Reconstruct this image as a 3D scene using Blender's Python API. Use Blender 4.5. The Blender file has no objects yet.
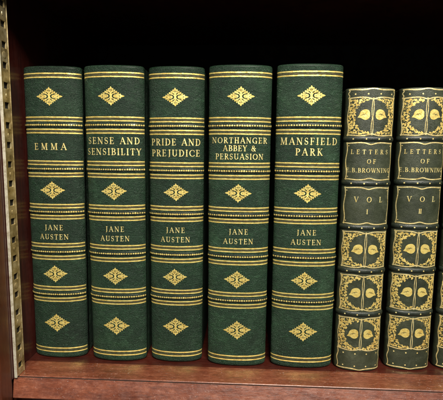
import bpy, math, random
import numpy as np
from mathutils import Matrix, Vector
random.seed(7); rng = np.random.default_rng(7)
sc = bpy.context.scene
COL = sc.collection
MM = 0.001

# ------------------------------------------------------------------ helpers
def link(name, me, mat, parent=None):
    o = bpy.data.objects.new(name, me); COL.objects.link(o)
    if mat: me.materials.append(mat)
    if parent: o.parent = parent
    return o
def mesh_from(name, verts, faces, smooth=False):
    me = bpy.data.meshes.new(name)
    me.from_pydata([tuple(v) for v in verts], [], [tuple(int(i) for i in f) for f in faces])
    me.validate(); me.update()
    if smooth:
        for p in me.polygons: p.use_smooth = True
    return me
def thing(name, label, cat, loc=(0, 0, 0), group=None):
    o = bpy.data.objects.new(name, None); COL.objects.link(o)
    o.location = loc; o.empty_display_size = .02
    o['label'] = label; o['category'] = cat
    if group: o['group'] = group
    return o
def box_obj(name, lo, hi, mat, parent, bevel=0.0008, seg=3, wob=0.0):
    x0, y0, z0 = lo; x1, y1, z1 = hi
    v = [(x0,y0,z0),(x1,y0,z0),(x1,y1,z0),(x0,y1,z0),(x0,y0,z1),(x1,y0,z1),(x1,y1,z1),(x0,y1,z1)]
    f = [(0,3,2,1),(4,5,6,7),(0,1,5,4),(1,2,6,5),(2,3,7,6),(3,0,4,7)]
    o = link(name, mesh_from(name, v, f), mat, parent)
    if bevel:
        b = o.modifiers.new('edge', 'BEVEL'); b.width = bevel; b.segments = seg; b.limit_method = 'NONE'
        b.harden_normals = False
        for p in o.data.polygons: p.use_smooth = True
        w = o.modifiers.new('wn', 'WEIGHTED_NORMAL'); w.keep_sharp = False
    return o

# ------------------------------------------------------------------ materials
class NT:
    def __init__(s, name):
        s.m = bpy.data.materials.new(name); s.m.use_nodes = True
        s.t = s.m.node_tree; s.n = s.t.nodes; s.b = s.n['Principled BSDF']
    def node(s, typ, **k):
        n = s.n.new(typ)
        for a, v in k.items():
            if a in n.inputs: n.inputs[a].default_value = v
            else: setattr(n, a, v)
        return n
    def l(s, a, b): s.t.links.new(a, b)
    def coord(s, scale=(1,1,1), rot=(0,0,0), loc=(0,0,0)):
        tc = s.node('ShaderNodeTexCoord'); mp = s.node('ShaderNodeMapping')
        mp.inputs['Scale'].default_value = scale; mp.inputs['Rotation'].default_value = rot
        mp.inputs['Location'].default_value = loc
        s.l(tc.outputs['Object'], mp.inputs['Vector']); return mp.outputs['Vector']
    def noise(s, vec, scale, detail=4, rough=.55, dist=0):
        n = s.node('ShaderNodeTexNoise'); n.inputs['Scale'].default_value = scale
        n.inputs['Detail'].default_value = detail; n.inputs['Roughness'].default_value = rough
        n.inputs['Distortion'].default_value = dist
        s.l(vec, n.inputs['Vector']); return n.outputs['Fac']
    def ramp(s, fac, stops):
        r = s.node('ShaderNodeValToRGB'); e = r.color_ramp.elements
        while len(e) < len(stops): e.new(.5)
        for i, (p, c) in enumerate(stops):
            e[i].position = p; e[i].color = (*c, 1) if len(c) == 3 else c
        s.l(fac, r.inputs['Fac']); return r.outputs['Color']
    def math(s, op, a, b=None, clamp=False):
        n = s.node('ShaderNodeMath', operation=op); n.use_clamp = clamp
        for i, v in enumerate((a, b)):
            if v is None: continue
            if isinstance(v, (int, float)): n.inputs[i].default_value = v
            else: s.l(v, n.inputs[i])
        return n.outputs[0]
    def mix(s, fac, a, b, mode='MIX'):
        n = s.node('ShaderNodeMix', data_type='RGBA', blend_type=mode)
        for k, v in ((0, fac), (6, a), (7, b)):
            if isinstance(v, (int, float)): n.inputs[k].default_value = v
            elif isinstance(v, tuple): n.inputs[k].default_value = (*v, 1)
            else: s.l(v, n.inputs[k])
        return n.outputs[2]
    def bump(s, h, strength, dist, prev=None):
        n = s.node('ShaderNodeBump'); n.inputs['Strength'].default_value = strength
        n.inputs['Distance'].default_value = dist; s.l(h, n.inputs['Height'])
        if prev: s.l(prev, n.inputs['Normal'])
        return n.outputs['Normal']
    def set(s, **k):
        for a, v in k.items():
            i = s.b.inputs[a.replace('_', ' ')]
            if isinstance(v, (int, float)): i.default_value = v
            elif isinstance(v, tuple): i.default_value = (*v, 1)
            else: s.l(v, i)

def leather(name, dark, mid, light, seed=0, tilt=0.3, grain=1.0, rough=.42, bumpk=1.0, creases=.6):
    t = NT(name)
    v0 = t.coord(loc=(seed*.37, seed*.11, seed*.23))
    # long soft creases of goatskin, running slightly diagonally
    v1 = t.coord(scale=(1, 1, 2.9), rot=(0, tilt, 0), loc=(seed*.31, 0, seed*.7))
    cre = t.noise(v1, 170*(1 if creases > .5 else 1.6), 6, .6, 1.3)
    ridg = t.math('ABSOLUTE', t.math('SUBTRACT', cre, .5))
    ridg = t.math('MULTIPLY', ridg, 5.0, True)
    vo = t.node('ShaderNodeTexVoronoi', feature='DISTANCE_TO_EDGE'); vo.inputs['Scale'].default_value = 1150*grain
    nz = t.noise(v0, 900, 2)
    wv = t.node('ShaderNodeVectorMath', operation='MULTIPLY_ADD')
    comb = t.node('ShaderNodeCombineXYZ')
    for i in range(3): t.l(nz, comb.inputs[i])
    t.l(comb.outputs[0], wv.inputs[0]); wv.inputs[1].default_value = (.0016,)*3; t.l(v0, wv.inputs[2])
    t.l(wv.outputs[0], vo.inputs['Vector'])
    peb = t.math('MULTIPLY', vo.outputs['Distance'], 4.0, True)
    big = t.noise(v0, 26, 5, .6)
    med = t.noise(v0, 170, 4, .6)
    fac = t.math('ADD', t.math('MULTIPLY', big, .6), t.math('MULTIPLY', med, .4))
    c = t.ramp(fac, [(.34, dark), (.52, mid), (.7, light)])
    c = t.mix(t.math('MULTIPLY', t.math('SUBTRACT', 1.0, ridg), .55*creases), c, tuple(x*.35 for x in dark))
    c = t.mix(t.math('MULTIPLY', t.math('SUBTRACT', 1.0, peb), .30), c, tuple(x*.4 for x in dark))
    # rubbed paler patches
    rub = t.ramp(t.noise(v0, 60, 8, .75), [(.55, (0,0,0)), (.70, (1,1,1))])
    c = t.mix(t.math('MULTIPLY', rub, .28), c, tuple(min(1, x*1.7+.01) for x in light))
    c = t.mix(t.math('MULTIPLY', t.ramp(cre, [(.54, (0,0,0)), (.68, (1,1,1))]), .30*creases), c, tuple(x*1.45 for x in light))
    n = t.bump(ridg, .7*bumpk*creases/.6, .0007)
    n = t.bump(peb, .65*bumpk, .00035, n)
    n = t.bump(t.noise(v0, 60, 3), .35, .0012, n)
    r = t.ramp(t.noise(v0, 240, 4), [(.3, (rough-.08,)*3), (.7, (rough+.14,)*3)])
    t.set(Base_Color=c, Roughness=r, Normal=n, Specular_IOR_Level=.42, Coat_Weight=.1, Coat_Roughness=.3)
    return t.m

M = {}
GREENS = [(.95, 1), (1.2, 2), (1.1, 3), (1.3, 4), (1.22, 5)]
for i, (k, sd) in enumerate(GREENS):
    M['green%d' % i] = leather('green_morocco_%d' % i, (.003*k, .017*k, .0068*k), (.008*k, .034*k, .0135*k), (.021*k, .062*k, .026*k),
                               sd, (.35, -.2, .3, -.45, .5)[i], rough=.45)
M['band'] = leather('green_morocco_band', (.002,.010,.004), (.006,.020,.008), (.011,.030,.012), 6, rough=.4)
for i in range(3):
    M['olive%d' % i] = leather('olive_calf_%d' % i, (.014,.019,.010), (.034,.041,.022), (.066,.074,.042), 11+i, .1, 1.3, .42, .35, .3)
M['oliveband'] = leather('olive_calf_band', (.005,.009,.005), (.011,.017,.010), (.022,.029,.018), 15, .1, 1.3, .42, .35, .3)

def gold(name, base, dull, wear=.3, rough=.36, metal=.62):
    t = NT(name); v = t.coord()
    n1 = t.noise(v, 420, 4, .65); n2 = t.noise(v, 1700, 3, .7)
    c = t.ramp(n1, [(.3, dull), (.55, base), (.75, tuple(min(1, x*1.12) for x in base))])
    w = t.ramp(t.math('ADD', t.math('MULTIPLY', n1, .45), t.math('MULTIPLY', n2, .55)), [(.38, (1,1,1)), (.47, (0,0,0))])
    c = t.mix(t.math('MULTIPLY', w, wear*2), c, (.10, .085, .03))
    met = t.math('SUBTRACT', metal, t.math('MULTIPLY', w, wear))
    n = t.bump(n2, .5, .00015); n = t.bump(n1, .45, .0006, n); n = t.bump(t.noise(v, 110, 2), .5, .0012, n)
    t.set(Base_Color=c, Metallic=met, Roughness=rough, Normal=n)
    return t.m
M['gold'] = gold('gilt_tooling', (1.0, .79, .25), (.86, .57, .11), .28, .36)
M['goldletter'] = gold('gilt_letter', (1.0, .84, .36), (.90, .64, .18), .2, .38)
M['goldpale'] = gold('gilt_pale', (1.0, .82, .38), (.72, .52, .18), .3)
M['goldfaint'] = gold('gilt_worn', (.16, .10, .045), (.09, .06, .025), .3, .5, .3)
M['goldworn'] = gold('gilt_foliage', (1.0, .76, .24), (.80, .52, .11), .34, .38)

def wood(name, axis, dark, mid, light, rough=.3, speck=0.0, coat=.3, seed=0, bumpk=1.):
    t = NT(name)
    s = [1.0, 1.0, 1.0]; s[axis] = .07 if axis == 2 else .16
    v = t.coord(scale=tuple(s), loc=(seed, seed*.3, seed*.7)); v0 = t.coord()
    f = t.math('ADD', t.math('MULTIPLY', t.noise(v, 150, 8, .65, .6), .6), t.math('MULTIPLY', t.noise(v0, 18, 4, .6), .4))
    c = t.ramp(f, [(.36, dark), (.5, mid), (.66, light)])
    pores = t.ramp(t.noise(v, 900, 3, .7), [(.55, (0,0,0)), (.68, (1,1,1))])
    c = t.mix(t.math('MULTIPLY', pores, .5), c, tuple(x*.3 for x in dark))
    sp = t.ramp(t.noise(v0, 900, 5, .75), [(.60, (0,0,0)), (.70, (1,1,1))])
    sp2 = t.ramp(t.noise(v0, 45, 3, .6), [(.40, (0,0,0)), (.62, (1,1,1))])
    if speck: c = t.mix(t.math('MULTIPLY', t.math('MULTIPLY', sp, sp2), speck), c, (.55, .46, .44))
    mot = t.noise(t.coord(scale=(.45, 1, 1)), 560, 6, .75)
    if speck > .3:
        c = t.mix(t.math('MULTIPLY', t.ramp(mot, [(.42, (1,1,1)), (.52, (0,0,0))]), .34), c, tuple(x*.7 for x in dark))
        c = t.mix(t.math('MULTIPLY', t.ramp(mot, [(.54, (0,0,0)), (.68, (1,1,1))]), .17), c, (.42,.22,.14))
    r = t.ramp(t.noise(v0, 120, 5, .7), [(.3, (rough-.06,)*3), (.7, (rough+.2,)*3)])
    n = t.bump(t.noise(v, 600, 4), .25*bumpk, .0004)
    n = t.bump(t.noise(v0, 420, 4, .7), .3*bumpk, .0003, n)
    t.set(Base_Color=c, Roughness=r, Normal=n, Coat_Weight=coat, Coat_Roughness=.22)
    return t.m
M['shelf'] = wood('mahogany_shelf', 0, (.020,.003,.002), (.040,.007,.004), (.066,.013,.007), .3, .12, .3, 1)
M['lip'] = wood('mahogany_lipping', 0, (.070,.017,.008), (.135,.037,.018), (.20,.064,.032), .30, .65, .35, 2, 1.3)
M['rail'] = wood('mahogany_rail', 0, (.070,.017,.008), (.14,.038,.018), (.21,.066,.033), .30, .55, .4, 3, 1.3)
M['side'] = wood('mahogany_side', 2, (.018,.003,.002), (.036,.006,.004), (.058,.011,.007), .32, .03, .3, 4)
M['stile'] = wood('mahogany_stile', 2, (.034,.007,.002), (.062,.014,.0045), (.095,.024,.007), .34, .03, .3, 5)
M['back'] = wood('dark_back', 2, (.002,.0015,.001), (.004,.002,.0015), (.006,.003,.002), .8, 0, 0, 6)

t = NT('brass_steel'); v = t.coord()
c = t.ramp(t.noise(v, 160, 5, .65), [(.3, (.17,.12,.04)), (.5, (.44,.34,.16)), (.72, (.68,.58,.36))])
t.set(Base_Color=c, Metallic=.75, Roughness=t.ramp(t.noise(v, 300, 4), [(.3, (.34,)*3), (.7, (.52,)*3)]), Normal=t.bump(t.noise(v, 700, 4), .25, .0002))
M['steel'] = t.m
t = NT('nickel_edge'); v = t.coord()
t.set(Base_Color=t.ramp(t.noise(v, 260, 5, .7), [(.3, (.40,.33,.20)), (.55, (.80,.74,.58))]), Metallic=.6, Roughness=.42); M['edge'] = t.m
t = NT('joint_shade_black'); t.set(Base_Color=(.008,.004,.003), Roughness=.8); M['gap_shade'] = t.m  # near-black that stands for the shade inside the rail joint
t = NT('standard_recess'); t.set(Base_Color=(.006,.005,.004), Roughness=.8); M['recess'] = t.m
t = NT('page_edges'); v = t.coord(scale=(1, .02, .02))
t.set(Base_Color=t.ramp(t.noise(v, 5000, 2), [(.35, (.42,.33,.18)), (.6, (.72,.62,.42))]), Roughness=.7); M['pages'] = t.m
t = NT('headband_silk'); v = t.coord()
w = t.node('ShaderNodeTexWave'); w.inputs['Scale'].default_value = 300; t.l(v, w.inputs['Vector'])
t.set(Base_Color=t.ramp(w.outputs['Fac'], [(.45, (.05,.16,.08)), (.55, (.7,.6,.3))]), Roughness=.6); M['silk'] = t.m

# ------------------------------------------------------------------ drawing of gilt shapes: distance field -> outline mesh (mm)
class Canvas:
    def __init__(s, x0, y0, x1, y1, res):
        s.x = np.arange(x0, x1+res, res); s.y = np.arange(y0, y1+res, res); s.res = res
        s.f = np.full((len(s.y), len(s.x)), 9.0)
    def _win(s, xa, ya, xb, yb, pad):
        i0 = max(0, np.searchsorted(s.x, min(xa, xb)-pad)-1); i1 = np.searchsorted(s.x, max(xa, xb)+pad)+1
        j0 = max(0, np.searchsorted(s.y, min(ya, yb)-pad)-1); j1 = np.searchsorted(s.y, max(ya, yb)+pad)+1
        return slice(j0, j1), slice(i0, i1)
    def _put(s, w, d, cut):
        if cut: s.f[w] = np.maximum(s.f[w], -d)
        else: s.f[w] = np.minimum(s.f[w], d)
    def seg(s, xa, ya, xb, yb, ra, rb=None, prof=None, cut=False):
        rb = ra if rb is None else rb
        R = max(ra, rb)
        w = s._win(xa, ya, xb, yb, R+3*s.res)
        X, Y = np.meshgrid(s.x[w[1]], s.y[w[0]])
        if X.size == 0: return
        dx, dy = xb-xa, yb-ya; L = dx*dx+dy*dy+1e-12
        t = np.clip(((X-xa)*dx+(Y-ya)*dy)/L, 0, 1)
        d = np.hypot(X-xa-t*dx, Y-ya-t*dy)
        r = prof(t)*R if prof else ra+(rb-ra)*t
        s._put(w, d-r, cut)
    def poly(s, pts, r, cut=False):
        for k in range(len(pts)-1):
            ra = r[k] if hasattr(r, '__len__') else r; rb = r[k+1] if hasattr(r, '__len__') else r
            s.seg(*pts[k], *pts[k+1], ra, rb, cut=cut)
    def dot(s, x, y, r, cut=False): s.seg(x, y, x, y, r, cut=cut)
    def leaf(s, x, y, ang, L, R, cut=False):
        s.seg(x, y, x+L*math.cos(ang), y+L*math.sin(ang), R, prof=lambda t: np.sin(np.pi*np.clip(t, .02, 1)**.75), cut=cut)
    def rect(s, xa, ya, xb, yb):
        w = s._win(xa, ya, xb, yb, 3*s.res); X, Y = np.meshgrid(s.x[w[1]], s.y[w[0]])
        s._put(w, np.maximum(np.abs(X-(xa+xb)/2)-(xb-xa)/2, np.abs(Y-(ya+yb)/2)-(yb-ya)/2), False)
    def outline(s):
        """vertices (x, y) and faces of the region f<0, cell by cell"""
        f = s.f; ny, nx = f.shape; ins = f < 0
        V = []; idx = {}; F = []
        def corner(j, i):
            k = (j, i, 0)
            if k not in idx: idx[k] = len(V); V.append((s.x[i], s.y[j]))
            return idx[k]
        def cross(ja, ia, jb, ib):
            k = (min(ja, jb), min(ia, ib), 1 if ja == jb else 2)
            if k not in idx:
                a, b = f[ja, ia], f[jb, ib]; t = a/(a-b); t = min(.98, max(.02, t))
                idx[k] = len(V)
                V.append((s.x[ia]+(s.x[ib]-s.x[ia])*t, s.y[ja]+(s.y[jb]-s.y[ja])*t))
            return idx[k]
        any_ = ins[:-1, :-1] | ins[1:, :-1] | ins[:-1, 1:] | ins[1:, 1:]
        for j, i in zip(*np.nonzero(any_)):
            cs = [(j, i), (j, i+1), (j+1, i+1), (j+1, i)]
            inn = [ins[c] for c in cs]
            P = []
            for k in range(4):
                a, b = cs[k], cs[(k+1) % 4]
                if inn[k]: P.append(corner(*a))
                if inn[k] != inn[(k+1) % 4]:
                    P.append(cross(*a, *b))
            if len(P) >= 3: F.append(P)
        return np.array(V), F

# serif capitals -----------------------------------------------------------
TH, TN = .155, .065
def glyph(ch):
    """advance width and strokes [(points, radii)] in units of cap height"""
    S = []
    def st(x, y0=0, y1=1, w=TH, ser=True, sw=.15):
        S.append(([(x, y0+w*.2), (x, y1-w*.2)], [w/2, w/2]))
        if ser:
            for yy in (y0, y1):
                yq = yy+(.03 if yy == y0 else -.03)
                S.append(([(x-sw, yq), (x+sw, yq)], [TN/2]*2))
    def ln(a, b, w=TN): S.append(([a, b], [w/2, w/2]))
    def arc(cx, cy, rx, ry, a0, a1, T=TH, n=18):
        p = []; r = []
        for k in range(n+1):
            a = math.radians(a0+(a1-a0)*k/n); p.append((cx+rx*math.cos(a), cy+ry*math.sin(a)))
            r.append((TN+(T-TN)*abs(math.cos(a))**1.4)/2)
        S.append((p, r))
    def sr(x, y, w=.13): S.append(([(x-w, y), (x+w, y)], [TN/2]*2))
    if ch == 'A': ln((.06,.03),(.38,.98)); ln((.40,.98),(.72,.03),TH); ln((.18,.36),(.58,.36)); sr(.08,.03,.11); sr(.72,.03,.13); w=.80
    elif ch == 'B': st(.16); arc(.3,.75,.24,.22,90,-90); arc(.3,.27,.30,.245,90,-90); ln((.16,.97),(.3,.97)); ln((.16,.52),(.3,.52)); ln((.16,.03),(.3,.03)); w=.66
    elif ch == 'C': arc(.46,.5,.40,.47,48,318); ln((.72,.86),(.73,.67)); w=.78
    elif ch == 'D': st(.16); arc(.32,.5,.38,.47,90,-90); ln((.16,.97),(.32,.97)); ln((.16,.03),(.32,.03)); w=.78
    elif ch == 'E': st(.16); ln((.16,.97),(.56,.97)); ln((.16,.52),(.47,.52)); ln((.16,.03),(.58,.03)); ln((.56,.97),(.56,.82)); ln((.58,.03),(.60,.2)); ln((.47,.62),(.47,.42)); w=.64
    elif ch == 'F': st(.16); ln((.16,.97),(.56,.97)); ln((.16,.5),(.46,.5)); ln((.56,.97),(.56,.80)); ln((.46,.6),(.46,.4)); w=.60
    elif ch == 'G': arc(.46,.5,.40,.47,50,315); ln((.72,.85),(.73,.68)); st(.70,0,.42,TH,False); sr(.68,.42,.14); w=.86
    elif ch == 'H': st(.16); st(.64); ln((.16,.52),(.64,.52)); w=.80
    elif ch == 'I': st(.17); w=.34
    elif ch == 'J': st(.28,.1,1,TH,False); sr(.28,.97,.15); arc(.14,.12,.14,.24,0,-100); w=.44
    elif ch == 'K': st(.16); ln((.24,.46),(.62,.97)); ln((.32,.55),(.66,.03),TH); sr(.62,.97,.1); sr(.68,.03,.12); w=.76
    elif ch == 'L': st(.16); ln((.16,.03),(.55,.03)); ln((.55,.03),(.58,.24)); w=.60
    elif ch == 'M': ln((.12,.03),(.14,.97)); ln((.16,.97),(.47,.08),TH*.95); ln((.47,.08),(.78,.97)); st(.84); sr(.12,.03,.12); sr(.12,.97,.08); w=1.0
    elif ch == 'N': ln((.12,.03),(.12,.97)); ln((.14,.97),(.68,.05),TH); ln((.70,.03),(.70,.97)); sr(.12,.03,.12); sr(.08,.97,.1); sr(.70,.97,.12); w=.84
    elif ch == 'O': arc(.43,.5,.37,.47,0,360,TH,28); w=.86
    elif ch == 'P': st(.16); arc(.3,.72,.27,.25,90,-90); ln((.16,.97),(.3,.97)); ln((.16,.47),(.3,.47)); w=.62
    elif ch == 'R': st(.16); arc(.3,.74,.25,.23,90,-90); ln((.16,.97),(.3,.97)); ln((.16,.51),(.3,.51)); ln((.34,.5),(.64,.03),TH); sr(.67,.03,.1); w=.72
    elif ch == 'S':
        p = []; r = []
        for k in range(25):
            u = k/24; a = math.radians(35+235*(u*2)) if u < .5 else math.radians(90-(225)*((u-.5)*2))
            if u < .5: x, y = .27+.19*math.cos(a), .74+.23*math.sin(a)
            else: x, y = .27+.21*math.cos(a), .27+.24*math.sin(a)
            p.append((x, y)); r.append((TN+(TH-TN)*math.exp(-((u-.5)/.2)**2))/2)
        S.append((p, r)); ln((.45,.96),(.45,.76)); ln((.08,.04),(.07,.28)); w=.56
    elif ch == 'T': st(.35,0,1,TH,False); sr(.35,.03,.15); ln((.04,.97),(.66,.97)); ln((.04,.97),(.03,.78)); ln((.66,.97),(.67,.78)); w=.70
    elif ch == 'U': st(.16,.3,1,TH,False); sr(.16,.97,.13); arc(.41,.30,.25,.27,180,360,TH); ln((.66,.3),(.66,.97)); sr(.66,.97,.12); w=.82
    elif ch == 'V': ln((.08,.97),(.37,.04),TH); ln((.39,.04),(.68,.97)); sr(.08,.97,.13); sr(.68,.97,.1); w=.76
    elif ch == 'W': ln((.08,.97),(.32,.04),TH); ln((.34,.04),(.54,.92)); ln((.54,.92),(.76,.04),TH); ln((.78,.04),(1.0,.97)); sr(.08,.97,.13); sr(1.0,.97,.1); sr(.54,.97,.12); w=1.06
    elif ch == 'Y': ln((.08,.97),(.36,.48),TH); ln((.36,.48),(.64,.97)); st(.36,0,.5,TH,False); sr(.36,.03,.15); sr(.08,.97,.12); sr(.64,.97,.1); w=.72
    elif ch == '&':
        arc(.34,.76,.17,.19,0,360,TH*.75,20); ln((.22,.62),(.70,.03),TH); arc(.32,.27,.25,.25,120,330); ln((.54,.14),(.66,.48)); sr(.66,.5,.12); w=.80
    elif ch == '.': S.append(([(.1,.07),(.1,.07)],[.085]*2)); w=.22
    else: w = .42
    return w, S
def text_canvas(lines, h, track, xs=None, condense=1.0, res=.075, bold=1.0):
    """lines: [(text, centre_x, base_y, width or None)] in mm -> Canvas"""
    lay = []; X0 = Y0 = 1e9; X1 = Y1 = -1e9
    for txt, cx, cy, width in lines:
        gl = [glyph(c) for c in txt]; kx = condense
        tot = sum(g[0] for g in gl)*h*kx; tr = track*h
        if width: tr = (width-tot)/max(1, len(gl)-1)
        tw = tot+tr*(len(gl)-1); x = cx-tw/2
        for w, S in gl: lay.append((x, cy-h/2, S)); x += w*h*kx+tr
        X0 = min(X0, cx-tw/2); X1 = max(X1, cx+tw/2); Y0 = min(Y0, cy-h/2); Y1 = max(Y1, cy+h/2)
    c = Canvas(X0-.5, Y0-.5, X1+.5, Y1+.5, res)
    for x, y, S in lay:
        for pts, r in S:
            c.poly([(x+p[0]*h*condense, y+p[1]*h) for p in pts], [q*h*bold for q in r])
    return c

# ------------------------------------------------------------------ the book spine surface
class Spine:
    """maps arc length s (mm from the centre) and height z (mm) to the curved back of a book"""
    def __init__(s, xlt, xrt, xlb, xrb, H, b, p, y0, seed, rt=1.6, rb=2.4):
        s.xlt, s.xrt, s.xlb, s.xrb, s.H, s.b, s.p, s.y0 = xlt, xrt, xlb, xrb, H, b, p, y0
        s.rt, s.rb = rt, rb
        th = np.linspace(-math.pi/2, math.pi/2, 721)
        q = 2/p
        s.ux = np.sign(np.sin(th))*np.abs(np.sin(th))**q      # -1..1
        s.uy = np.cos(th)                                     # 0..1 bulge
        a = (xrt-xlt+xrb-xlb)/4
        d = np.hypot(np.diff(s.ux)*a, np.diff(s.uy)*b)
        L = np.concatenate([[0], np.cumsum(d)]); s.L = L[-1]; s.arc = L-L[-1]/2
        r = np.random.default_rng(seed)
        s.w = [(r.uniform(.02, .09), r.uniform(.03, .16), r.uniform(0, 6.3), r.uniform(.05, .12)) for _ in range(6)]
    def inset(s, z):
        z = np.asarray(z, float)
        ib = np.where(z < s.rb, s.rb-np.sqrt(np.maximum(0, s.rb**2-(s.rb-np.maximum(z, 0))**2)), 0)
        zt = s.H-z
        it = np.where(zt < s.rt, s.rt-np.sqrt(np.maximum(0, s.rt**2-(s.rt-np.maximum(zt, 0))**2)), 0)
        return ib+it
    def P(s, sa, z, off=0.0):
        """world-ish coordinates in mm (x, y, z)"""
        sa = np.asarray(sa, float); z = np.asarray(z, float)
        t = z/s.H
        xl = s.xlb+(s.xlt-s.xlb)*t; xr = s.xrb+(s.xrt-s.xrb)*t
        a = (xr-xl)/2; xc = (xr+xl)/2
        ux = np.interp(sa, s.arc, s.ux); uy = np.interp(sa, s.arc, s.uy)
        e = 1e-2
        u2 = np.interp(sa+e, s.arc, s.ux); v2 = np.interp(sa+e, s.arc, s.uy)
        u1 = np.interp(sa-e, s.arc, s.ux); v1 = np.interp(sa-e, s.arc, s.uy)
        tx = (u2-u1)*a; ty = -(v2-v1)*s.b; L = np.hypot(tx, ty)+1e-9
        nx, ny = ty/L, -tx/L                    # outward (towards -y)
        wob = sum(A*np.sin(fx*sa+fz*z+ph) for A, fx, ph, fz in [(w[0], w[1], w[2], w[3]) for w in s.w])*.5
        o = off+wob*(np.abs(uy)) - s.inset(z)
        return np.stack([xc+a*ux+nx*o, s.y0-s.b*uy+ny*o, z], -1)

def grid_mesh(name, Pf, smooth=True):
    n, m = Pf.shape[:2]
    V = Pf.reshape(-1, 3)*MM; F = []
    for j in range(n-1):
        for i in range(m-1):
            a = j*m+i; F.append((a, a+1, a+m+1, a+m))
    return mesh_from(name, V, F, smooth)

def spine_mesh(sp, back=4.0):
    sa = np.concatenate([[-sp.L/2], np.linspace(-sp.L/2+.15, sp.L/2-.15, 88), [sp.L/2]])
    z = np.unique(np.concatenate([np.linspace(0, sp.rb, 9)**1.0, np.arange(sp.rb, sp.H-sp.rt, .9), sp.H-np.linspace(0, sp.rt, 8)]))
    S, Z = np.meshgrid(sa, z); Q = sp.P(S, Z)
    # back edge columns
    lb = Q[:, :1].copy(); rb_ = Q[:, -1:].copy(); lb[..., 1] = sp.y0+back; rb_[..., 1] = sp.y0+back
    lb[..., 0] += .4; rb_[..., 0] -= .4
    Q = np.concatenate([lb, Q, rb_], 1); n, m = Q.shape[:2]
    V = Q.reshape(-1, 3)*MM; F = []
    for j in range(n-1):
        for i in range(m): 
            i2 = (i+1) % m
            F.append((j*m+i, j*m+i2, (j+1)*m+i2, (j+1)*m+i))
    F.append(tuple(range(m-1, -1, -1))); F.append(tuple((n-1)*m+i for i in range(m)))
    return mesh_from('spine', V, F, True)

def band_mesh(sp, zc, half, hgt):
    sa = np.linspace(-sp.L/2+.1, sp.L/2-.1, 84)
    u = np.linspace(-1, 1, 15)
    S, U = np.meshgrid(sa, u)
    edge = np.clip((sp.L/2-np.abs(S))/1.2, 0.05, 1)**.5
    off = hgt*np.maximum(0, np.cos(U*math.pi/2))**.75*edge+.03-(.25)*(np.abs(U) > .99)
    return grid_mesh('raised_band', sp.P(S, zc+U*half, off))

def gilt(name, sp, outl, mat, parent, s0=0, z0=0, lift=.055, bump=None, slope=0.0, sx=1.0):
    V, F = outl
    if len(V) == 0: return None
    s = V[:, 0]*sx+s0; z = V[:, 1]+z0+slope*V[:, 0]
    off = lift
    if bump:
        zc, half, hgt = bump
        u = np.clip((z-zc)/half, -1, 1); edge = np.clip((sp.L/2-np.abs(s))/1.2, .05, 1)**.5
        off = hgt*np.maximum(0, np.cos(u*math.pi/2))**.75*edge+.03+lift
    Q = sp.P(s, z, off)*MM
    # faces wound so that they look outwards
    me = mesh_from(name, Q, F, True)
    return link(name, me, mat, parent)

# shared gilt patterns ---------------------------------------------------------
def rule_pair(L, zs, w, res=.16, wob=.05, seed=0):
    r = np.random.default_rng(seed)
    xs = np.arange(-L/2, L/2+.01, .45); V = []; F = []
    for zc in zs:
        ph = r.uniform(0, 6, 3); base = len(V)
        for x in xs:
            c = zc+wob*math.sin(x*.5+ph[0])*.5; hw = w/2*(1+.10*math.sin(x*1.3+ph[1])*math.sin(x*.37+ph[2]))
            V += [(x, c-hw), (x, c+hw)]
        for k in range(len(xs)-1): F.append((base+2*k, base+2*k+2, base+2*k+3, base+2*k+1))
    return np.array(V), F

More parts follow.
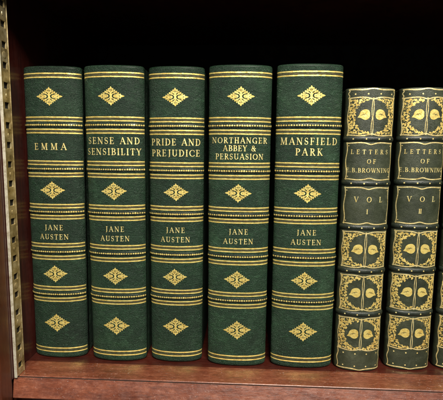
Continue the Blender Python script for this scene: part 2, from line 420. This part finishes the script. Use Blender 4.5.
def ornament():
    c = Canvas(-10.2, -7.4, 10.2, 7.4, .09)
    A, B = 6.6, 4.7
    X, Y = np.meshgrid(c.x, c.y)
    c.f = np.minimum(c.f, (np.abs(X)/A+np.abs(Y)/B-1)*3.6)
    for sx in (-1, 1):
        for sy in (-1, 1):
            for k in range(5):
                t = (k+.5)/5.2
                x, y = sx*A*(1-t), sy*B*t
                c.dot(x+sx*.25, y+sy*.3, .80 if k % 2 == 0 else .62)
                c.leaf(x+sx*.2, y+sy*.2, math.atan2(sy*.8, sx*.5), 1.35, .34)
        c.leaf(sx*6.2, 0, 0 if sx > 0 else math.pi, 3.2, .72)
        c.dot(sx*6.6, .75, .5); c.dot(sx*6.6, -.75, .5)
    for sy in (-1, 1):
        c.leaf(0, sy*4.3, sy*math.pi/2, 2.3, .72); c.dot(.75, sy*4.9, .5); c.dot(-.75, sy*4.9, .5)
    for sx in (-1, 1):
        pts = [(sx*(2.75+1.55*math.cos(math.radians(a))), 1.35*math.sin(math.radians(a))) for a in range(60, 305, 12)]
        c.poly(pts, [.16+.34*math.sin(math.pi*k/(len(pts)-1)) for k in range(len(pts))], cut=True)
        c.leaf(sx*5.3, 0, 0 if sx > 0 else math.pi, 1.2, .26, cut=True)
        for sy in (-1, 1):
            c.leaf(sx*.55, sy*1.55, math.atan2(sy*1.0, sx*.9), 2.0, .34, cut=True)
            c.leaf(sx*2.9, sy*1.95, math.atan2(sy*-.35, sx*1.0), 1.9, .30, cut=True)
            c.leaf(sx*.42, sy*3.3, math.atan2(sy*1.0, sx*.25), 1.3, .22, cut=True)
            c.dot(sx*2.1, sy*3.1, .2, cut=True); c.dot(sx*3.9, sy*1.85, .17, cut=True)
            c.dot(sx*6.0, sy*.62, .15, cut=True)
    for sy in (-1, 1): c.dot(0, sy*2.9, .24, cut=True); c.seg(0, sy*3.9, 0, sy*4.5, .17, cut=True)
    for sx in (-1, 1):
        c.dot(sx*3.1, 0, .22, cut=True); c.dot(sx*4.2, .7, .2, cut=True); c.dot(sx*4.2, -.7, .2, cut=True)
        for sy in (-1, 1):
            for k in range(5):
                t = (k+.5)/5.2; c.dot(sx*(A*(1-t)+.15), sy*(B*t+.2), .2, cut=True)
            c.leaf(sx*1.5, sy*1.0, math.atan2(sy*.9, sx*1.5), 1.3, .16, cut=True)
            c.leaf(sx*1.35, sy*2.35, math.atan2(sy*.2, sx*1.0), 1.1, .2, cut=True)
    return c.outline()
ORN = ornament()
def beads(L, n, seed):
    r = np.random.default_rng(seed)
    c = Canvas(-L/2, -1, L/2, 1, .13)
    for k in range(n):
        x = -L/2+L*(k+.5)/n
        q = r.uniform(.8, 1.12)
        c.seg(x-.12, 0, x+.14, r.uniform(-.06, .06), .50*q)
    # the thin broken thread the beads stand on
    return c.outline()

# ------------------------------------------------------------------ bound books
def book_body(root, sp, mat_leather, mat_band, depth):
    s = link('spine', spine_mesh(sp), mat_leather, root)
    H = sp.H; yb = sp.y0+1.2
    xl = (sp.xlt+sp.xlb)/2; xr = (sp.xrt+sp.xrb)/2
    for side in (-1, 1):
        x0 = (xl+.9) if side < 0 else (xr-.9-2.6)
        lean_b = (sp.xlb-xl) if side < 0 else (sp.xrb-xr); lean_t = -lean_b
        o = box_obj('cover_board', (x0*MM, (yb+1.0)*MM, .15*MM), ((x0+2.6)*MM, (sp.y0+depth)*MM, (H-.15)*MM), mat_leather, root, .0008)
        for v in o.data.vertices: v.co.x += (lean_b if v.co.z < .05 else lean_t)*MM
    inl, inr = max(sp.xlb, sp.xlt)+3.4, min(sp.xrb, sp.xrt)-3.4
    box_obj('text_block', (inl*MM, (sp.y0+4.6)*MM, 3.0*MM), (inr*MM, (sp.y0+depth-3)*MM, (H-3.5)*MM), M['pages'], root, .0004, 1)
    # head band: a little silk roll between spine and pages
    V = []; F = []; n = 10
    for k in range(n+1):
        x = inl+(inr-inl)*k/n
        for a in range(8):
            an = a*math.pi/4; V.append((x*MM, (sp.y0+5.4+.9*math.cos(an))*MM, (H-3.3+.9*math.sin(an))*MM))
    for k in range(n):
        for a in range(8): F.append((k*8+a, k*8+(a+1) % 8, (k+1)*8+(a+1) % 8, (k+1)*8+a))
    F.append(tuple(range(7, -1, -1))); F.append(tuple(n*8+a for a in range(8)))
    link('headband', mesh_from('headband', V, F, True), M['silk'], root)
    return s

Z_BANDS = [162.1, 133.3, 104.4, 76.9, 47.0]
Z_RULES = [(195.0, 192.7), (167.1, 164.9), (159.2, 157.0), (138.3, 136.1), (130.3, 128.2), (109.3, 107.2), (101.7, 99.6),
           (82.3, 80.2), (73.7, 71.6), (52.1, 50.0), (44.0, 41.9), (7.7, 5.2)]
Z_ORN = [180.4, 119.0, 61.3, 26.3]
def novel(i, xs, H, y0, title, th, label):
    root = thing('leather_bound_book', label, 'book', (0, 0, 0), 'green leather novels with gilt lozenges')
    sp = Spine(*xs, H, 7.2, 2.15, y0, 40+i, 1.7, 2.6)
    cx = (sp.xlt+sp.xrt+sp.xlb+sp.xrb)/4; root.location = (cx*MM, y0*MM, 0)
    for a in ('xlt', 'xrt', 'xlb', 'xrb'): setattr(sp, a, getattr(sp, a)-cx)
    sp.y0 = 0
    k = H/200.0
    s = book_body(root, sp, M['green%d' % i], M['band'], 132)
    L = sp.L-1.2
    r = np.random.default_rng(100+i)
    for n_, zb in enumerate(Z_BANDS):
        zb *= k
        b = link('raised_band', band_mesh(sp, zb, 1.75, .6), M['band'], root)
        gilt('gilt_beading', sp, beads(L-1.6, 27, i*9+n_), M['gold'], b, 0, zb, .05, (zb, 1.75, .6))
    for n_, (za, zc) in enumerate(Z_RULES):
        sl = r.uniform(-.006, .006)
        gilt('gilt_rule', sp, rule_pair(L, (za*k+.06, zc*k-.06), .86, seed=i*31+n_), M['gold'], s, 0, 0, .05, slope=sl)
        gilt('gilt_rule', sp, rule_pair(L, ((za+zc)/2*k,), .34, seed=i*31+n_+7), M['goldfaint'], s, 0, 0, .04, slope=sl)
    for n_, zo in enumerate(Z_ORN):
        V, F = ORN; an = r.uniform(-.035, .035); sc_ = (1.0, 1.0, 1.0, 1.08)[n_]*(sp.L/46.)**.5
        V2 = np.stack([V[:, 0]*math.cos(an)-V[:, 1]*math.sin(an), V[:, 0]*math.sin(an)+V[:, 1]*math.cos(an)], -1)*sc_*.94
        gilt('gilt_ornament', sp, (V2, F), M['gold'], s, r.uniform(-.5, .5), zo*k, .06)
    c = text_canvas([(tx, cx_, z*k, w) for tx, cx_, z, w in title], th*.97, .1, bold=1.02)
    gilt('title_lettering', sp, c.outline(), M['goldletter'], s, 0, 0, .07)
    c = text_canvas([('JANE', 0, 93.6*k, 12.6), ('AUSTEN', 0, 87.2*k, 19.6)], 3.5, .1, bold=.95)
    gilt('author_lettering', sp, c.outline(), M['goldletter'], s, 0, 0, .07)
    return root

novel(0, (-145.3, -106.2, -145.3, -107.9), 199.8, 1.5, [('EMMA', -.6, 148.0, 21.5)], 4.4,
      'Green leather novel titled EMMA, beside the slotted metal strip')
novel(1, (-103.7, -64.0, -102.8, -64.7), 200.0, -.5, [('SENSE AND', 0, 152.0, 34.5), ('SENSIBILITY', 0, 144.9, 36.5)], 4.4,
      'Green leather novel with gilt title SENSE AND SENSIBILITY')
novel(2, (-61.4, -24.7, -61.4, -25.8), 199.6, 1.0, [('PRIDE AND', 0, 151.8, 33.0), ('PREJUDICE', 0, 144.7, 32.5)], 4.4,
      'Green leather novel with gilt title PRIDE AND PREJUDICE')
novel(3, (-21.7, 18.8, -21.3, 18.5), 200.0, -1.6, [('NORTHANGER', 0, 152.9, 36.0), ('ABBEY &', 0, 147.9, 21.0), ('PERSUASION', 0, 142.6, 31.0)], 3.75,
      'Green leather novel with three-line gilt title NORTHANGER ABBEY & PERSUASION')
novel(4, (21.8, 63.5, 22.2, 63.7), 200.7, -1.3, [('MANSFIELD', 0, 152.2, 36.5), ('PARK', 0, 145.5, 17.0)], 4.5,
      'Green leather novel titled MANSFIELD PARK, widest of the five matching spines')

# ---- the letters, smaller olive volumes --------------------------------------
LB_BANDS = [154.6, 126.6, 98.0, 69.2, 40.0]
FR = [(156.8, 180.2), (129.0, 152.3), (100.4, 124.0), (71.8, 95.3), (42.6, 66.4), (15.0, 37.4)]
def brace_line(c, x0, x1, y, up, amp, r):
    n = 40; pts = []
    for k in range(n+1):
        t = k/n; x = x0+(x1-x0)*t
        q = abs(t-.5)*2
        yy = y+up*amp*(math.exp(-(q/.16)**2)*1.0+.45*math.cos(q*math.pi*2.2)*.6)
        pts.append((x, yy))
    c.poly(pts, r)
def side_line(c, x, y0, y1, inn, r):
    n = 24
    c.poly([(x+inn*.45*math.sin(k/n*math.pi*3), y0+(y1-y0)*k/n) for k in range(n+1)], r)
def frame_canvas(W, h, kind):
    c = Canvas(-W/2-1, -h/2-1.6, W/2+1, h/2+1.6, .10)
    brace_line(c, -W/2, W/2, h/2-.1, -1, .7, .36); brace_line(c, -W/2, W/2, -h/2+.1, 1, .7, .36)
    side_line(c, -W/2+.3, -h/2, h/2, 1, .36); side_line(c, W/2-.3, -h/2, h/2, -1, .36)
    if kind == 'stem':
        n = 30
        for sgn in (-1, 1):
            c.poly([(sgn*(.18+.42*abs(math.sin(math.pi*2*k/n+.25))), -h/2+.3+(h-.6)*k/n) for k in range(n+1)], .2)
    else:
        for sx in (-1, 1):
            for sy in (-1, 1): c.dot(sx*(W/2-1.6), sy*(h/2-1.9), .38)
    return c.outline()
def foliage_canvas(W, h, seed):
    r = random.Random(seed); c = Canvas(-W/2, -h/2, W/2, h/2, .105)
    a, b = W/2-4.4, h/2-1.7
    pts = []
    def ok(x, y, d): return all((x-p)**2+(y-q)**2 > d*d for p, q in pts)
    def inside(x, y):
        q = (abs(x)/a)**2.3+(abs(y)/b)**2.3
        return q > 1.0 and abs(x) < W/2-.75 and abs(y) < h/2-1.0 and abs(x) > 2.0
    for _ in range(5200):
        x, y = r.uniform(0, W/2), r.uniform(0, h/2)
        if not inside(x, y) or not ok(x, y, 1.2): continue
        pts.append((x, y))
    for sx in (-1, 1):
        for sy in (-1, 1):
            for x, y in pts:
                px, py = sx*x+r.uniform(-.15, .15), sy*y+r.uniform(-.15, .15)
                tan = math.atan2(py/b/b, px/a/a)+math.pi/2
                kind = r.random(); s_ = r.uniform(.85, 1.2)
                if kind < .6:
                    an = tan+r.choice((-.7, .7, 2.4, -2.4))+r.uniform(-.3, .3)
                    c.leaf(px-.5*math.cos(an), py-.5*math.sin(an), an, 1.9*s_, .60*s_)
                elif kind < .72:
                    c.dot(px, py, .52*s_)
                    for k in range(3):
                        an = tan+k*2.1; c.dot(px+.55*math.cos(an), py+.55*math.sin(an), .38)
                else:
                    a0 = r.uniform(0, 6.28)
                    c.poly([(px+.5*math.cos(a0+q*.5), py+.5*math.sin(a0+q*.5)) for q in range(9)], .17)
            # arched sprig that ties the leaves together
            ss = []
            for q in range(16):
                th_ = math.radians(4+82*q/15)
                ss.append((sx*(a+.75)*math.cos(th_)**.87, sy*(b+.35)*math.sin(th_)**.87))
            c.poly([p for p in ss if abs(p[1]) < h/2-1.0 and abs(p[0]) > 2.2 and abs(p[0]) < W/2-.7], .13)
    return c.outline()
def aspen(sx):
    c = Canvas(-6, -5, 6, 5, .09)
    c.seg(-sx*.5, .35, -sx*.5, .35, 3.0); c.dot(-sx*1.0, .95, 2.55); c.dot(-sx*1.0, -.35, 2.6)
    c.seg(sx*.6, -.1, sx*3.7, -1.5, 2.6, prof=lambda t: np.maximum(.02, 1-t**.8))
    c.leaf(-sx*4.4, .35, 0 if sx > 0 else math.pi, 1.1, .35, cut=True)
    c.poly([(-sx*1.9, .35), (-sx*.6, .55), (sx*.9, .1), (sx*1.9, -.35)], [.08, .17, .17, .06], cut=True)
    c.poly([(-sx*1.1, .45), (-sx*.6, 1.2)], .07, cut=True); c.poly([(sx*.1, .3), (sx*.5, .95)], .07, cut=True)
    c.poly([(-sx*.3, .4), (sx*.2, -.5)], .07, cut=True)
    return c.outline()
LEAF = {-1: aspen(-1), 1: aspen(1)}
LW = 30.0
FOL = [foliage_canvas(LW, 23.2, 3+k) for k in range(3)]
FRM = frame_canvas(LW, 23.4, 'stem'); FRP = frame_canvas(LW, 23.3, 'plain')
def capline():
    c = Canvas(-LW/2-1, -2, LW/2+1, 2, .1); brace_line(c, -LW/2, LW/2, 0, 1, .6, .36); return c.outline()
def dotrow(n, r_, step):
    c = Canvas(-n*step/2-1, -1, n*step/2+1, 1, .09)
    for k in range(n): c.dot((k-(n-1)/2)*step, 0, r_)
    return c.outline()
def compartment(h, sgn):
    c = Canvas(-LW/2-1, -h/2-1, LW/2+1, h/2+1, .1)
    for sx in (-1, 1): side_line(c, sx*(LW/2-.3), -h/2, h/2, -sx, .32)
    brace_line(c, -LW/2+.1, LW/2-.1, sgn*h/2, 1 if sgn > 0 else -1, .6, .36)
    return c.outline()
FOOT = compartment(12.8, -1); HEAD = compartment(4.6, 1)
CAP = capline(); DOT4 = dotrow(4, .48, 7.6); DOT5 = dotrow(5, .36, 6.6)
def mirrored(o): V, F = o; V = V.copy(); V[:, 1] *= -1; return V, [list(reversed(f)) for f in F]
def volume(i, xs, H, y0, num, label):
    root = thing('leather_bound_book', label, 'book', (0, 0, 0), 'olive leather volumes with gilt leaves')
    sp = Spine(*xs, H, 8.0, 2.1, y0, 70+i, 1.2, 1.6)
    cx = (sp.xlt+sp.xrt+sp.xlb+sp.xrb)/4; root.location = (cx*MM, y0*MM, 0)
    for a in ('xlt', 'xrt', 'xlb', 'xrb'): setattr(sp, a, getattr(sp, a)-cx)
    sp.y0 = 0; k = H/186.3
    s = book_body(root, sp, M['olive%d' % i], M['oliveband'], 122)
    c0 = .7
    sx_ = min(1.0, (sp.L-1.2)/(LW+1.4))
    G = lambda name, o, m, z, par=s, lift=.055, s0=c0, **kw: gilt(name, sp, o, m, par, s0, z*k, lift, **kw)
    G('gilt_edge_line', FOOT, M['goldpale'], 8.4, s0=0, sx=sx_); G('gilt_edge_line', HEAD, M['goldpale'], 182.7, s0=0, sx=sx_)
    G('gilt_dot_row', DOT4, M['goldletter'], 182.3); G('gilt_dot_row', DOT4, M['goldletter'], 3.9); G('gilt_dot_row', DOT4, M['goldletter'], 12.6)
    for n_, zb in enumerate(LB_BANDS):
        b = link('raised_band', band_mesh(sp, zb*k, 1.7, .65), M['oliveband'], root)
        G('gilt_beading', DOT4, M['goldletter'], zb, b, .06, bump=(zb*k, 1.7, .65))
    for n_, (z0, z1) in enumerate(FR):
        zc = (z0+z1)/2; pl = n_ in (1, 2)
        V, F = FRP if pl else FRM
        ky = (z1-z0)/23.4
        G('gilt_frame', (V*np.array([1, ky]), F), M['goldpale'], zc, s0=0 if pl else 0, sx=sx_, lift=.05)
        if not pl:
            V, F = FOL[(n_+i) % 3]
            G('gilt_foliage', (V*np.array([1, ky]), F), M['goldworn'], zc, s0=.0, sx=sx_, lift=.045)
            for sd in (-1, 1): G('gilt_leaf', LEAF[sd], M['gold'], zc+(0 if n_ else .9), s0=sd*5.3+c0*.4-.2, lift=.07)
    c = text_canvas([('LETTERS', -.6, 146.6*k, 23.4), ('OF', .4, 140.6*k, 5.4), ('E.B.BROWNING', -.5, 135.0*k, 28.6)], 2.75, .2, condense=1.0, bold=1.0)
    gilt('title_lettering', sp, c.outline(), M['goldletter'], s, .4, 0, .07)
    c = text_canvas([('VOL', 0, 116.4*k, 17.8)], 3.4, .12, condense=1.0)
    c2 = text_canvas([(num, -.6, 108.6*k, None)], 2.9, .05, condense=.85, bold=1.15)
    gilt('volume_lettering', sp, c2.outline(), M['goldletter'], s, .4, 0, .07)
    gilt('volume_lettering', sp, c.outline(), M['goldletter'], s, .4, 0, .07)
volume(0, (65.5, 96.3, 65.6, 95.6), 186.1, -1.6, 'I', 'Smaller olive leather book of gilt leaves marked VOL I, beside the green books')
volume(1, (100.3, 130.5, 100.4, 130.4), 186.8, 2.1, 'II', 'Smaller olive leather book of gilt leaves marked VOL II')
volume(2, (134.0, 164.4, 134.2, 164.4), 186.4, 3.6, 'III', 'Olive leather book cut off by the right edge of the photo')

# ------------------------------------------------------------------ the bookcase
case = thing('bookcase', 'Dark red mahogany bookcase whose shelf holds the two sets of leather books', 'bookcase', (0, 0, 0))
WX = -.1463
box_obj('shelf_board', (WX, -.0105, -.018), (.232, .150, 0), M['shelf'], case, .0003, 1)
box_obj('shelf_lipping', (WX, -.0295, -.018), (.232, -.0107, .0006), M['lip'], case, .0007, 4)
def moulding(name, x0, x1, prof, mat):
    xs = np.linspace(x0, x1, 90); V = []; F = []; m = len(prof)
    for x in xs: V += [(x-(.0019*(y+.0364)/.0055 if x < -.142 else 0), y, z) for y, z in prof]
    for k in range(len(xs)-1):
        for i in range(m): F.append((k*m+i, k*m+(i+1) % m, (k+1)*m+(i+1) % m, (k+1)*m+i))
    F.append(tuple(range(m-1, -1, -1))); F.append(tuple((len(xs)-1)*m+i for i in range(m)))
    me = mesh_from(name, V, F)
    for p_ in me.polygons: p_.use_smooth = len(p_.vertices) == 4 and abs(p_.normal.x) < .5 and (p_.normal.z > -.5) and False
    return link(name, me, mat, case)
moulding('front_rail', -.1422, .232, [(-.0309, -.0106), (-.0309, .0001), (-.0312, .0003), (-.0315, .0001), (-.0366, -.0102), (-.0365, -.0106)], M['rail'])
box_obj('joint_shade', (-.1420, -.0312, -.008), (.232, -.0293, -.0001), M['gap_shade'], case, 0)  # dark strip added in the gap, its shade put in as colour
box_obj('base_panel', (-.1422, -.0330, -.09), (.232, -.0200, -.0185), M['side'], case, .001)
box_obj('side_panel', (WX-.020, -.0355, -.09), (WX-.0002, .152, .288), M['side'], case, .0012)
box_obj('stile', (WX-.060, -.0480, -.09), (-.1424, -.0358, .288), M['stile'], case, .0012)
box_obj('side_panel', (.2325, -.0475, -.09), (.252, .152, .288), M['side'], case, .0012)
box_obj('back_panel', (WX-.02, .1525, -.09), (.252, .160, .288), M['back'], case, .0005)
box_obj('upper_shelf', (WX, -.034, .250), (.232, .150, .270), M['side'], case, .001)
box_obj('upper_rail', (WX, -.044, .243), (.232, -.0345, .270), M['side'], case, .001)

# slotted shelf standard on the inner side of the left panel
def standard():
    xf = WX+.0050; th = .0011
    ya, yb = -.0324, -.0240; z0, z1 = .0008, .2535
    pitch = .01177; zs0 = .0071
    yc = [ya, ya+.0024, yb-.0015, yb]; zc = [z0]; holes = set()
    z = zs0
    k = 0
    while z+.0018 < z1:
        zc += [z-.0019, z+.0019]; z += pitch
    zc.append(z1); V = []; F = []; ix = {}
    def v(j, i, s):
        if (j, i, s) not in ix: ix[(j, i, s)] = len(V); V.append((xf-(th if s else 0), yc[i], zc[j]))
        return ix[(j, i, s)]
    solid = lambda j, i: 0 <= i < 3 and 0 <= j < len(zc)-1 and not (i == 1 and j % 2 == 1)
    for j in range(len(zc)-1):
        for i in range(3):
            if not solid(j, i): continue
            F.append((v(j,i,0), v(j,i+1,0), v(j+1,i+1,0), v(j+1,i,0)))
            F.append((v(j,i,1), v(j+1,i,1), v(j+1,i+1,1), v(j,i+1,1)))
            if not solid(j, i-1): F.append((v(j,i,0), v(j+1,i,0), v(j+1,i,1), v(j,i,1)))
            if not solid(j, i+1): F.append((v(j,i+1,0), v(j,i+1,1), v(j+1,i+1,1), v(j+1,i+1,0)))
            if not solid(j-1, i): F.append((v(j,i,0), v(j,i,1), v(j,i+1,1), v(j,i+1,0)))
            if not solid(j+1, i): F.append((v(j+1,i,0), v(j+1,i+1,0), v(j+1,i+1,1), v(j+1,i,1)))
    o = link('shelf_standard', mesh_from('shelf_standard', V, F), M['steel'], case)
    b = o.modifiers.new('edge', 'BEVEL'); b.width = .00018; b.segments = 2; b.limit_method = 'ANGLE'
    box_obj('batten', (WX-.0001, -.0353, z0), (WX+.0034, yb+.0005, z1), M['side'], case, .0002)
    box_obj('standard_flange', (xf-.0013, ya-.0009, z0), (xf+.0005, ya-.0001, z1), M['edge'], o, .0002, 2)
    box_obj('standard_flange', (xf-.0013, yb+.0001, z0), (xf+.0003, yb+.0008, z1), M['steel'], o, .0002, 2)
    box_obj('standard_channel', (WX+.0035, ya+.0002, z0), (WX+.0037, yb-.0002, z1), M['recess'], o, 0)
    # little embossed marks between every second pair of slots, and screws
    ym = (ya+yb)/2
    def disc(name, z, r, h, mat, ry=1.0):
        V = []; F = []; n = 16; R = [(1, 0), (.9, .6), (.55, .95)]
        for q, hh in R:
            for a in range(n):
                an = 2*math.pi*a/n; V.append((xf+.00002+h*hh, ym+r*ry*q*math.cos(an), z+r*q*math.sin(an)))
        V.append((xf+h, ym, z))
        for l_ in range(2):
            for a in range(n): F.append((l_*n+a, l_*n+(a+1) % n, (l_+1)*n+(a+1) % n, (l_+1)*n+a))
        for a in range(n): F.append((2*n+a, 2*n+(a+1) % n, 3*n))
        link(name, mesh_from(name, V, F, True), mat, o)
    k = 0; z = zs0+pitch/2
    while z < z1-.004:
        if k % 2 == 0 and k not in (4, 16): disc('embossed_mark', z, .0013, .00025, M['steel'], .35)
        if k in (4, 16): disc('screw_head', z, .0021, .0003, M['steel'])
        z += pitch; k += 1
standard()

# ------------------------------------------------------------------ camera
F_PX = 410.0
p, yw, r = (math.radians(a) for a in (6.87353472, -2.72829289, .58299381))
f = Vector((math.sin(yw)*math.cos(p), math.cos(yw)*math.cos(p), -math.sin(p)))
rt = Vector((math.cos(yw), -math.sin(yw), 0)); up = rt.cross(f)
rt2 = rt*math.cos(r)+up*math.sin(r); up2 = up*math.cos(r)-rt*math.sin(r)
cam = bpy.data.cameras.new('camera'); co = bpy.data.objects.new('camera', cam); COL.objects.link(co)
mx = Matrix((rt2, up2, -f)).transposed().to_4x4(); mx.translation = Vector((0, -.272770499, .146327998))
co.matrix_world = mx; cam.sensor_fit = 'HORIZONTAL'; cam.sensor_width = 36; cam.lens = F_PX/443*36
cam.clip_start = .01; cam.clip_end = 50
sc.camera = co

# ------------------------------------------------------------------ light
def area(name, loc, target, size, sy, power, col):
    l = bpy.data.lights.new(name, 'AREA'); l.shape = 'RECTANGLE'; l.size = size; l.size_y = sy; l.energy = power; l.color = col
    o = bpy.data.objects.new(name, l); COL.objects.link(o); o.location = loc
    o.rotation_euler = (Vector(target)-Vector(loc)).to_track_quat('-Z', 'Y').to_euler(); return o
area('ceiling_lamp', (.20, -.78, .92), (0, 0, .1), .46, .40, 34, (1, .955, .85))
w = bpy.data.worlds.new('World'); sc.world = w; w.use_nodes = True
w.node_tree.nodes['Background'].inputs[0].default_value = (.9, .93, 1, 1); w.node_tree.nodes['Background'].inputs[1].default_value = .10
sc.view_settings.view_transform = 'Standard'; sc.view_settings.look = 'None'; sc.view_settings.exposure = 0; sc.view_settings.gamma = 1
sc.cycles.max_bounces = 6
